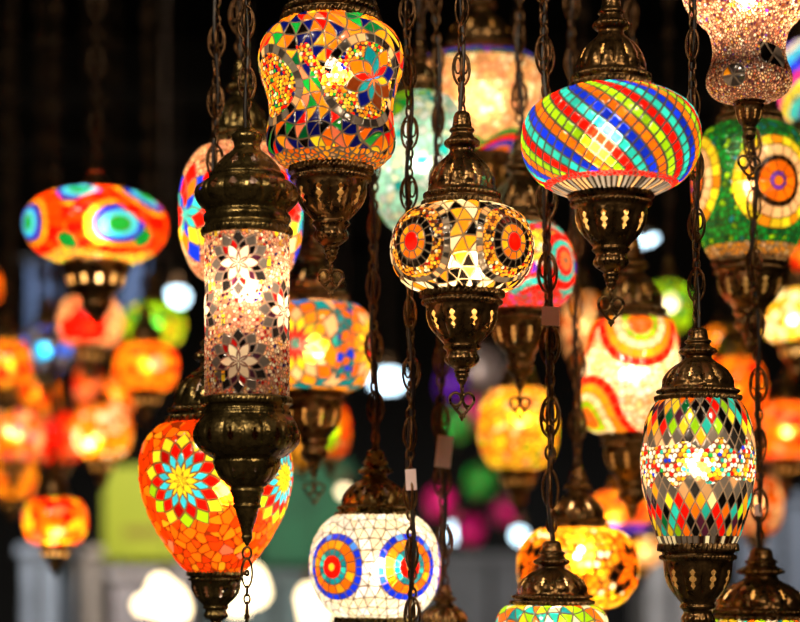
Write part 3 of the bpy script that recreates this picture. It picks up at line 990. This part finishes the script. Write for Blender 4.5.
OR = P('orange', 4, 'amber', 2, 'red', 1, 'gold', 1)
far('peach lantern with a red band hanging under the mushroom lantern', 90, 296, 346, 36, 3.9, P('peach', 3, 'salmon', 2), seed=2, extra=((.1, 325, 20, 'red'), (-.6, 330, 12, 'red')), capd=18, bulb=(0, 326), chain=False)
far('dim blue and grey lantern with a bright blue spot', 46, 326, 372, 30, 4.0, P('grey', 3, 'sky', 1, 'navy', 2, 'dgrey', 2), seed=3, tint=(.6, .8, 1), gain=.7, extra=((0, 352, 9, 'cyan'),))
far('glowing orange lantern with a yellow centre and small pink flower', 146, 341, 391, 35, 3.5, OR, seed=4, gain=1.3, extra=((.5, 363, 8, 'pink'),))
far('lime green lantern behind the orange one', 154, 302, 346, 33, 4.3, P('lime', 3, 'yellow', 1, 'green', 1), seed=5, tint=(1, .9, .5), gain=.8)
far('plain orange lantern cut by the picture edge at mid height', 6, 339, 389, 27, 3.8, OR, seed=6, gain=1.2)
far('small orange drop lantern under the blue one', 40, 374, 412, 21, 4.3, OR, seed=7, gain=.9, capd=12)
far('narrow salmon lantern above the row of glowing globes', 88, 366, 408, 15, 4.6, P('salmon', 3, 'red', 1, 'orange', 1), seed=8, gain=.9, capd=12)
far('orange and peach lantern below the glowing orange one', 117, 376, 412, 22, 4.7, P('orange', 3, 'peach', 1), seed=9, gain=1.0, capd=10)
far('orange and pink lantern at the edge of the low row', 14, 409, 461, 32, 4.1, P('orange', 3, 'peach', 2, 'magenta', .6, 'amber', 1), seed=10, gain=1.1, capd=14)
far('red-centred lantern in the low row of glowing globes', 57, 411, 462, 28, 4.6, P('orange', 2, 'salmon', 2, 'red', 2), seed=11, gain=1.0, extra=((0, 440, 15, 'red'),), capd=14)
far('brightest yellow-white lantern in the low row of glowing globes', 103, 404, 458, 31, 4.1, P('amber', 3, 'orange', 1, 'cream', 2), seed=12, gain=1.7, capd=14, bulb=(-8, 440))
far('amber lantern under the low row at the picture edge', 12, 456, 498, 26, 4.4, P('amber', 3, 'orange', 2), seed=13, gain=1.1, capd=10)
far('small red and yellow round lantern with a white-hot centre', 55, 497, 545, 35, 3.2, P('orange', 3, 'red', 2.2, 'yellow', 1.2, 'salmon', 1), seed=14, gain=1.3, cell=11, bulb=(0, 532), capd=36, cupd=32)
far('thin sliver of an orange lantern cut by the edge below the mushroom lantern', -10, 268, 304, 14, 3.6, P('orange', 3, 'teal', 1), seed=15, gain=.8)

far('orange and green globe peeking out behind the drop of the orange flower lantern', 330, 402, 458, 22, 3.5, P('orange', 3, 'red', 1.5, 'salmon', 1), seed=16, gain=.9, extra=((-.55, 432, 22, 'lime'),))
far('yellow globe lantern below the heart ornament of the wave lantern', 518, 386, 470, 43, 3.3, P('yellow', 2, 'gold', 3, 'amber', 2, 'peach', 1.4, 'orange', .8, 'lime', .4), seed=17, gain=1.4, bulb=(4, 420), cell=7)
far('green and yellow ringed lantern beside the cap of the arc lantern', 669, 279, 333, 24, 3.4, P('lime', 3, 'green', 1.4), seed=18, gain=.9, extra=((-.1, 304, 10, 'cream'),), tint=(1, .9, .6))
far('peach globe between the cable and the arc lantern', 583, 291, 362, 22, 3.6, P('peach', 3, 'amber', 2, 'orange', 1), seed=19, gain=.9)
far('rainbow swirl lantern behind the tulip lantern', 813, 36, 122, 45, 2.95, P('cyan', 2), seed=20, gain=1.0, tint=(1, .92, .8), pat=lambda s: [s.vor(7, P(c, 1), 3, .4, m=(np.floor(((s.phi * 26 + (s.y - 40) * 1.0) % 84) / 12).astype(int) == i)) for i, c in enumerate(('cyan', 'blue', 'magenta', 'yellow', 'turq', 'purple', 'cream'))])
far('cream and yellow lantern with a white hot spot under the green medallion lantern', 797, 288, 342, 41, 3.3, P('gold', 2, 'cream', 2, 'lime', .6, 'yellow', 1), seed=21, gain=1.35, bulb=(-2, 322))
far('deep orange lantern just behind the diamond lantern cap', 731, 356, 424, 38, 3.4, P('orange', 3, 'red', 1.4, 'amber', 1), seed=22, gain=1.0)
far('red-orange globe with a yellow centre at the side of the diamond lantern', 787, 401, 459, 40, 3.6, P('orange', 3, 'red', 1.2, 'salmon', 1), seed=23, gain=1.3, capd=30)
far('dusty orange round lantern low beside the diamond lantern', 757, 476, 534, 28, 3.5, P('orange', 2, 'peach', 2, 'salmon', 1), seed=24, gain=.75)
far('orange lantern with a violet foot and bright bulb behind the golden bead lantern', 622, 490, 534, 34, 3.3, P('orange', 3, 'amber', 1), seed=25, gain=1.1, bulb=(-6, 518), pat=lambda s: [s.vor(9, P('orange', 3, 'amber', 2, 'red', .6), 4, .4), s.vor(9, P('purple', 2, 'blue', 1), 4, .4, s.y > 524)])
far('small amber lantern above the deep orange one', 719, 326, 362, 19, 3.9, P('amber', 3, 'orange', 1), seed=26, gain=.8, capd=12)
far('peach lantern low behind the barrel lantern', 640, 536, 566, 26, 3.9, P('peach', 2, 'cream', 1, 'gold', 1), seed=27, gain=.8, capd=12, chain=False)
far('orange lantern cut by the frame beside the green medallion lantern', 803, 238, 272, 14, 3.1, P('orange', 3, 'red', 1), seed=28, gain=.8, capd=10)
far('dull yellow lantern under the drop of the orange flower lantern', 302, 430, 470, 14, 4.0, P('gold', 3, 'brown', 1), seed=29, gain=.4, capd=10)

# coloured lanterns at the far stall
FAR = 'small coloured lanterns at the far stall'
for q_, (lb, cx, cy, r, c, g) in enumerate((('small magenta lantern glowing beside the brown chain', 440, 503, 17, 'magenta', .55), ('small pink-red lantern beneath the green one', 470, 530, 16, 'magenta', .4),
                              ('small green lantern beneath the yellow globe', 480, 481, 17, 'green', .8), ('small violet lantern beside the heart ornament', 452, 385, 17, 'purple', .5),
                              ('small bright green lantern under the heart ornament', 455, 425, 16, 'green', .9), ('narrow magenta lantern leaning against the yellow globe', 473, 412, 15, 'magenta', .4),
                              ('dim lavender lantern above the yellow globe', 478, 372, 26, 'grey', .5), ('dim magenta lantern behind the yellow globe cup', 505, 512, 13, 'magenta', .25))):
    far(lb, cx, cy - r, cy + r, r, 4.6 + .28 * q_, P(c, 1), gain=g * .5, cell=12, seed=cx, tint=(1, .9, .9), group=FAR, capd=8, cupd=9, chain=False)

#@@ROOM@@
# ------------------------------------------------------------------ bare lamps far behind
def lamp(label, cx, cy, rx, ry, Y, mat, lobes=0, cord=True, extra=()):
    k = Y / F
    root = bpy.data.objects.new('ceiling_lamp', None); COL.objects.link(root)
    root.location = world(cx, cy + ry, Y); root['label'] = label; root['category'] = 'lamp'; root['group'] = 'bare white lamps far behind'
    prof = [(0, cy - ry), (rx * .45, cy - ry * .93), (rx * .8, cy - ry * .6), (rx, cy), (rx * .8, cy + ry * .6), (rx * .45, cy + ry * .93), (0, cy + ry)]
    make_metal(root, 'lamp_globe', k, cy + ry, prof, mat, 3, 40, flutes=[(cy - ry, cy + ry, lobes, rx * .5)] if lobes else ())
    for (ex, ey, er) in extra:
        o = make_metal(root, 'side_bulb', k, 0, [(0, -er), (er * .6, -er * .8), (er, 0), (er * .6, er * .8), (0, er)], mat, 3, 32)
        o.location = (ex * k, -.3 * rx * k, (ry - ey) * k)
    make_metal(root, 'lamp_socket', k, cy + ry, [(0, cy - ry - 14), (5, cy - ry - 13), (6, cy - ry - 4), (7, cy - ry + 1), (0, cy - ry + 2)], IRON, 3, 20)
    if cord:
        t = np.linspace(0, 1, 8)
        V, f = tube(np.stack([0 * t, 0 * t, (ry * 2 + 12 + t * (cy - ry + 40))], -1) * k, 0.6 * k, 6)
        new_obj('cord', mesh_from('cord', V, f), IRON_SHADED, root)


COOL = glow('cool_lamp', (.80, .93, 1.0), 7)
WARM = glow('warm_lamp', (1.0, .90, .70), 6)
lamp('white oval lamp between the mushroom and cylinder lanterns', 177, 297, 11, 8, 7.0, COOL)
lamp('large white oval lamp beside the orange flower lantern', 388, 381, 17, 10, 7.05, COOL)
lamp('pale blue lamp low behind the bronze cap', 457, 532, 9, 9, 6.8, COOL)
lamp('small pale lamp next to the pale blue one', 519, 535, 6, 7, 7.2, COOL)
lamp('small warm lamp beside the cap of the white target lantern', 344, 491, 5, 5, 7.1, WARM)
lamp('blazing warm lamp under the yellow sign', 165, 601, 19, 18, 6.2, WARM, 6, extra=((-21, 4, 9), (-4, -15, 11), (14, 8, 11)))
lamp('blazing warm lamp under the orange drop lantern', 247, 584, 17, 20, 6.3, WARM, 5, extra=((-9, 14, 17), (8, 8, 14)))
lamp('blazing warm lamp beside the foot of the white target lantern', 311, 598, 12, 14, 6.4, WARM, 5, extra=((4, 16, 14), (-4, 6, 8)))


def spot_rosette(label, cx, cy, Y):
    k = Y / F
    root = bpy.data.objects.new('spot_lamp', None); COL.objects.link(root)
    root.location = world(cx, cy, Y); root['label'] = label; root['category'] = 'lamp'
    make_metal(root, 'lamp_housing', k, cy, [(0, cy - 22), (6, cy - 21), (12, cy - 14), (13, cy - 6), (0, cy - 5)], IRON, 2, 32)
    for q in range(5):
        a_ = -.9 + q * .45
        prof = [(0, -4), (2, -3), (2.6, 0), (2, 3), (0, 4)]
        o = make_metal(root, 'led_bulb', k, 0, prof, COOL, 1.5, 16)
        o.location = (11 * math.sin(a_ * 1.6) * k, -6 * k, -3 * math.cos(a_ * 2) * k)
        o.rotation_euler = (0, a_, 0)


spot_rosette('cluster of small cool white bulbs above the arc lantern cap', 642, 240, 4.6)

# ------------------------------------------------------------------ the hall
DARK = matte('dark_painted_wall', (.035, .03, .027), .95)
CEIL = matte('dark_ceiling', (.03, .027, .025), .95)
FLOORM = matte('grey_concrete_floor', (.30, .29, .28), .6, .2, 3)
BEAM = matte('brown_beam', (.075, .06, .05), .85)


def struct(name, lo, hi, mat):
    o = box_part(name, lo, hi, mat, None, 0)
    o['kind'] = 'structure'
    return o


struct('floor', (-5, -3, -.1), (5, 10.2, 0), FLOORM)
struct('ceiling', (-5, -3, 4.3), (5, 10.2, 4.4), CEIL)
struct('wall_back', (-5, 10, 0), (5, 10.2, 4.3), DARK)
struct('wall_left', (-5.1, -3, 0), (-5, 10, 4.3), DARK)
struct('wall_right', (5, -3, 0), (5.1, 10, 4.3), DARK)
struct('trim_1', (-5, 9.0, 3.70), (5, 9.12, 3.80), BEAM)
struct('trim_2', (-5, 8.2, 3.30), (0.2, 8.3, 3.36), BEAM)


def counter(name, cat, label, px0, px1, py, Y, depth, col, topc):
    x0, _, z = world(px0, py, Y)
    x1 = world(px1, py, Y)[0]
    root = bpy.data.objects.new(name, None); COL.objects.link(root)
    root.location = ((x0 + x1) / 2, Y + depth / 2, 0); root['label'] = label; root['category'] = cat
    w = (x1 - x0) / 2
    m = matte(name + '_side', col, .6); m2 = matte(name + '_top', topc, .5)
    box_part('body', (-w + .02, -depth / 2 + .02, .06), (w - .02, depth / 2 - .02, z - .04), m, root)
    box_part('plinth', (-w + .05, -depth / 2 + .05, 0), (w - .05, depth / 2 - .05, .06), BEAM, root)
    box_part('top', (-w, -depth / 2, z - .04), (w, depth / 2, z), m2, root)
    n = max(2, int(w * 2 / .3))
    for q in range(1, n):
        box_part('front_rail', (-w + q * 2 * w / n - .012, -depth / 2 + .005, .08), (-w + q * 2 * w / n + .012, -depth / 2 + .02, z - .05), BEAM, root, .002)
    return root, z


counter('display_counter', 'counter', 'pale bluish display cabinet under the small red round lantern', 16, 60, 545, 7.0, .5, (.52, .56, .62), (.5, .54, .6))
counter('display_counter', 'counter', 'pale cream display cabinet next to the yellow sign', 62, 103, 547, 7.75, .5, (.66, .60, .55), (.66, .60, .55))
_, zs = counter('display_counter', 'counter', 'grey counter carrying the yellow sign', 106, 196, 568, 6.9, .6, (.50, .47, .48), (.55, .52, .52))
_, zg = counter('display_counter', 'counter', 'teal grey counter below the green board', 199, 352, 572, 7.9, .6, (.30, .36, .36), (.33, .38, .38))
counter('display_counter', 'counter', 'long dark grey counter low in the middle', 352, 560, 553, 8.7, .6, (.30, .30, .31), (.32, .32, .33))
counter('display_counter', 'counter', 'pale grey cabinet between the bronze caps', 642, 704, 535, 7.2, .5, (.55, .53, .52), (.57, .55, .53))
counter('display_counter', 'counter', 'slate blue cabinet beside the wide bronze cap', 735, 830, 492, 7.4, .5, (.36, .38, .42), (.38, .4, .44))


def board(name, label, px0, px1, py0, Y, zb, mat, frame, line=None):
    x0, _, zt = world(px0, py0, Y)
    x1 = world(px1, py0, Y)[0]
    root = bpy.data.objects.new(name, None); COL.objects.link(root)
    root.location = ((x0 + x1) / 2, Y, zb); root['label'] = label; root['category'] = 'sign' if 'sign' in name else 'board'
    w, h = (x1 - x0) / 2, zt - zb
    box_part('panel', (-w, -.012, .03), (w, .012, h), mat, root, .003)
    for sx in (-1, 1):
        box_part('foot', (sx * w * .6 - .02, -.09, 0), (sx * w * .6 + .02, .09, .03), frame, root, .004)
    if line:
        box_part('printed_band', (-w * .55, -.0135, h * .30), (w * .25, -.0118, h * .40), line, root, 0)
    return root


SIGN = matte('yellow_green_sign', (.50, .53, .015), .5, .05)
SLINE = matte('sign_olive_band', (.42, .36, .02), .5, .05)
GREEN = matte('dark_green_board', (.10, .36, .22), .7, .3, 5)
board('sign_board', 'bright yellow-green sign standing behind the orange drop lantern', 104, 196, 466, 7.15, zs, SIGN, BEAM, SLINE)
board('display_board', 'dark green board standing behind the white target lantern', 262, 352, 462, 8.2, zg, GREEN, BEAM)
BLUEP = matte('slate_blue_cloth', (.20, .27, .40), .8)
for (lb, a0, a1, b0, b1, Y) in (('slate blue cloth strip hanging below the mushroom lantern', 28, 60, 262, 330, 6.6), ('deep blue cloth strip hanging beside the mushroom lantern cup', 120, 148, 255, 322, 6.8)):
    x0, _, z1 = world(a0, b0, Y); x1, _, z0 = world(a1, b1, Y)
    root = bpy.data.objects.new('hanging_banner', None); COL.objects.link(root)
    root.location = ((x0 + x1) / 2, Y, z0); root['label'] = lb; root['category'] = 'banner'
    w, h = (x1 - x0) / 2, z1 - z0
    u = np.linspace(-w, w, 24); zz = np.linspace(0, h, 10)
    U, Z = np.meshgrid(u, zz)
    front = np.stack([U, .012 * np.sin(U / w * 7) - .004, Z], -1); back = front + np.array([0, .008, 0])
    loop = np.concatenate([front, back[:, ::-1]], 1)
    f = grid_faces(10, 48)
    new_obj('cloth', mesh_from('cloth', loop.reshape(-1, 3), f), BLUEP, root)
    box_part('rod', (-w - .03, -.01, h), (w + .03, .014, h + .02), BEAM, root)

# ------------------------------------------------------------------ light, camera
def area(name, loc, rot, size, e, col=(1, 1, 1), spread=180):
    l = bpy.data.lights.new(name, 'AREA'); l.energy = e; l.size = size; l.color = col; l.spread = math.radians(spread)
    o = bpy.data.objects.new(name, l); COL.objects.link(o); o.location = loc; o.rotation_euler = rot


area('hall_fill_light', (-1.6, -0.8, 3.9), (math.radians(30), 0, math.radians(-25)), .5, 100, (1, .82, .60))
area('hall_fill_light', (1.5, -1.0, 3.9), (math.radians(32), 0, math.radians(22)), .35, 75, (1, .76, .50))
area('hall_fill_light', (-.8, 5.0, 3.7), (math.radians(46), 0, 0), .7, 30, (1, .96, .9), 65)  # added to light the far counters and boards, no fixture seen
area('hall_fill_light', (1.6, 5.0, 3.7), (math.radians(46), 0, 0), .7, 20, (.9, .95, 1), 65)  # second added light for the counters at the back

w = bpy.data.worlds.new('hall_air'); sc.world = w; w.use_nodes = True
w.node_tree.nodes['Background'].inputs[0].default_value = (1, .85, .7, 1)
w.node_tree.nodes['Background'].inputs[1].default_value = 0.006

cam = bpy.data.cameras.new('camera'); co = bpy.data.objects.new('camera', cam); COL.objects.link(co)
co.location = (0, 0, CZ); co.rotation_euler = (PI / 2, 0, 0)
cam.lens = 85; cam.sensor_width = 36; cam.sensor_fit = 'HORIZONTAL'
cam.shift_y = (YH - 311) / 800.0
cam.clip_start = .05
cam.dof.use_dof = True
cam.dof.focus_distance = 2.12
cam.dof.aperture_fstop = 2.4
cam.dof.aperture_blades = 9
sc.camera = co
vs = sc.view_settings
vs.view_transform = 'Standard'; vs.look = 'None'; vs.exposure = 0.0; vs.gamma = 1.0; vs.use_curve_mapping = False
cy = sc.cycles
cy.use_denoising = True
cy.max_bounces = 8; cy.diffuse_bounces = 3; cy.glossy_bounces = 3; cy.transmission_bounces = 6; cy.transparent_max_bounces = 8
cy.sample_clamp_indirect = 6.0
cy.caustics_reflective = False
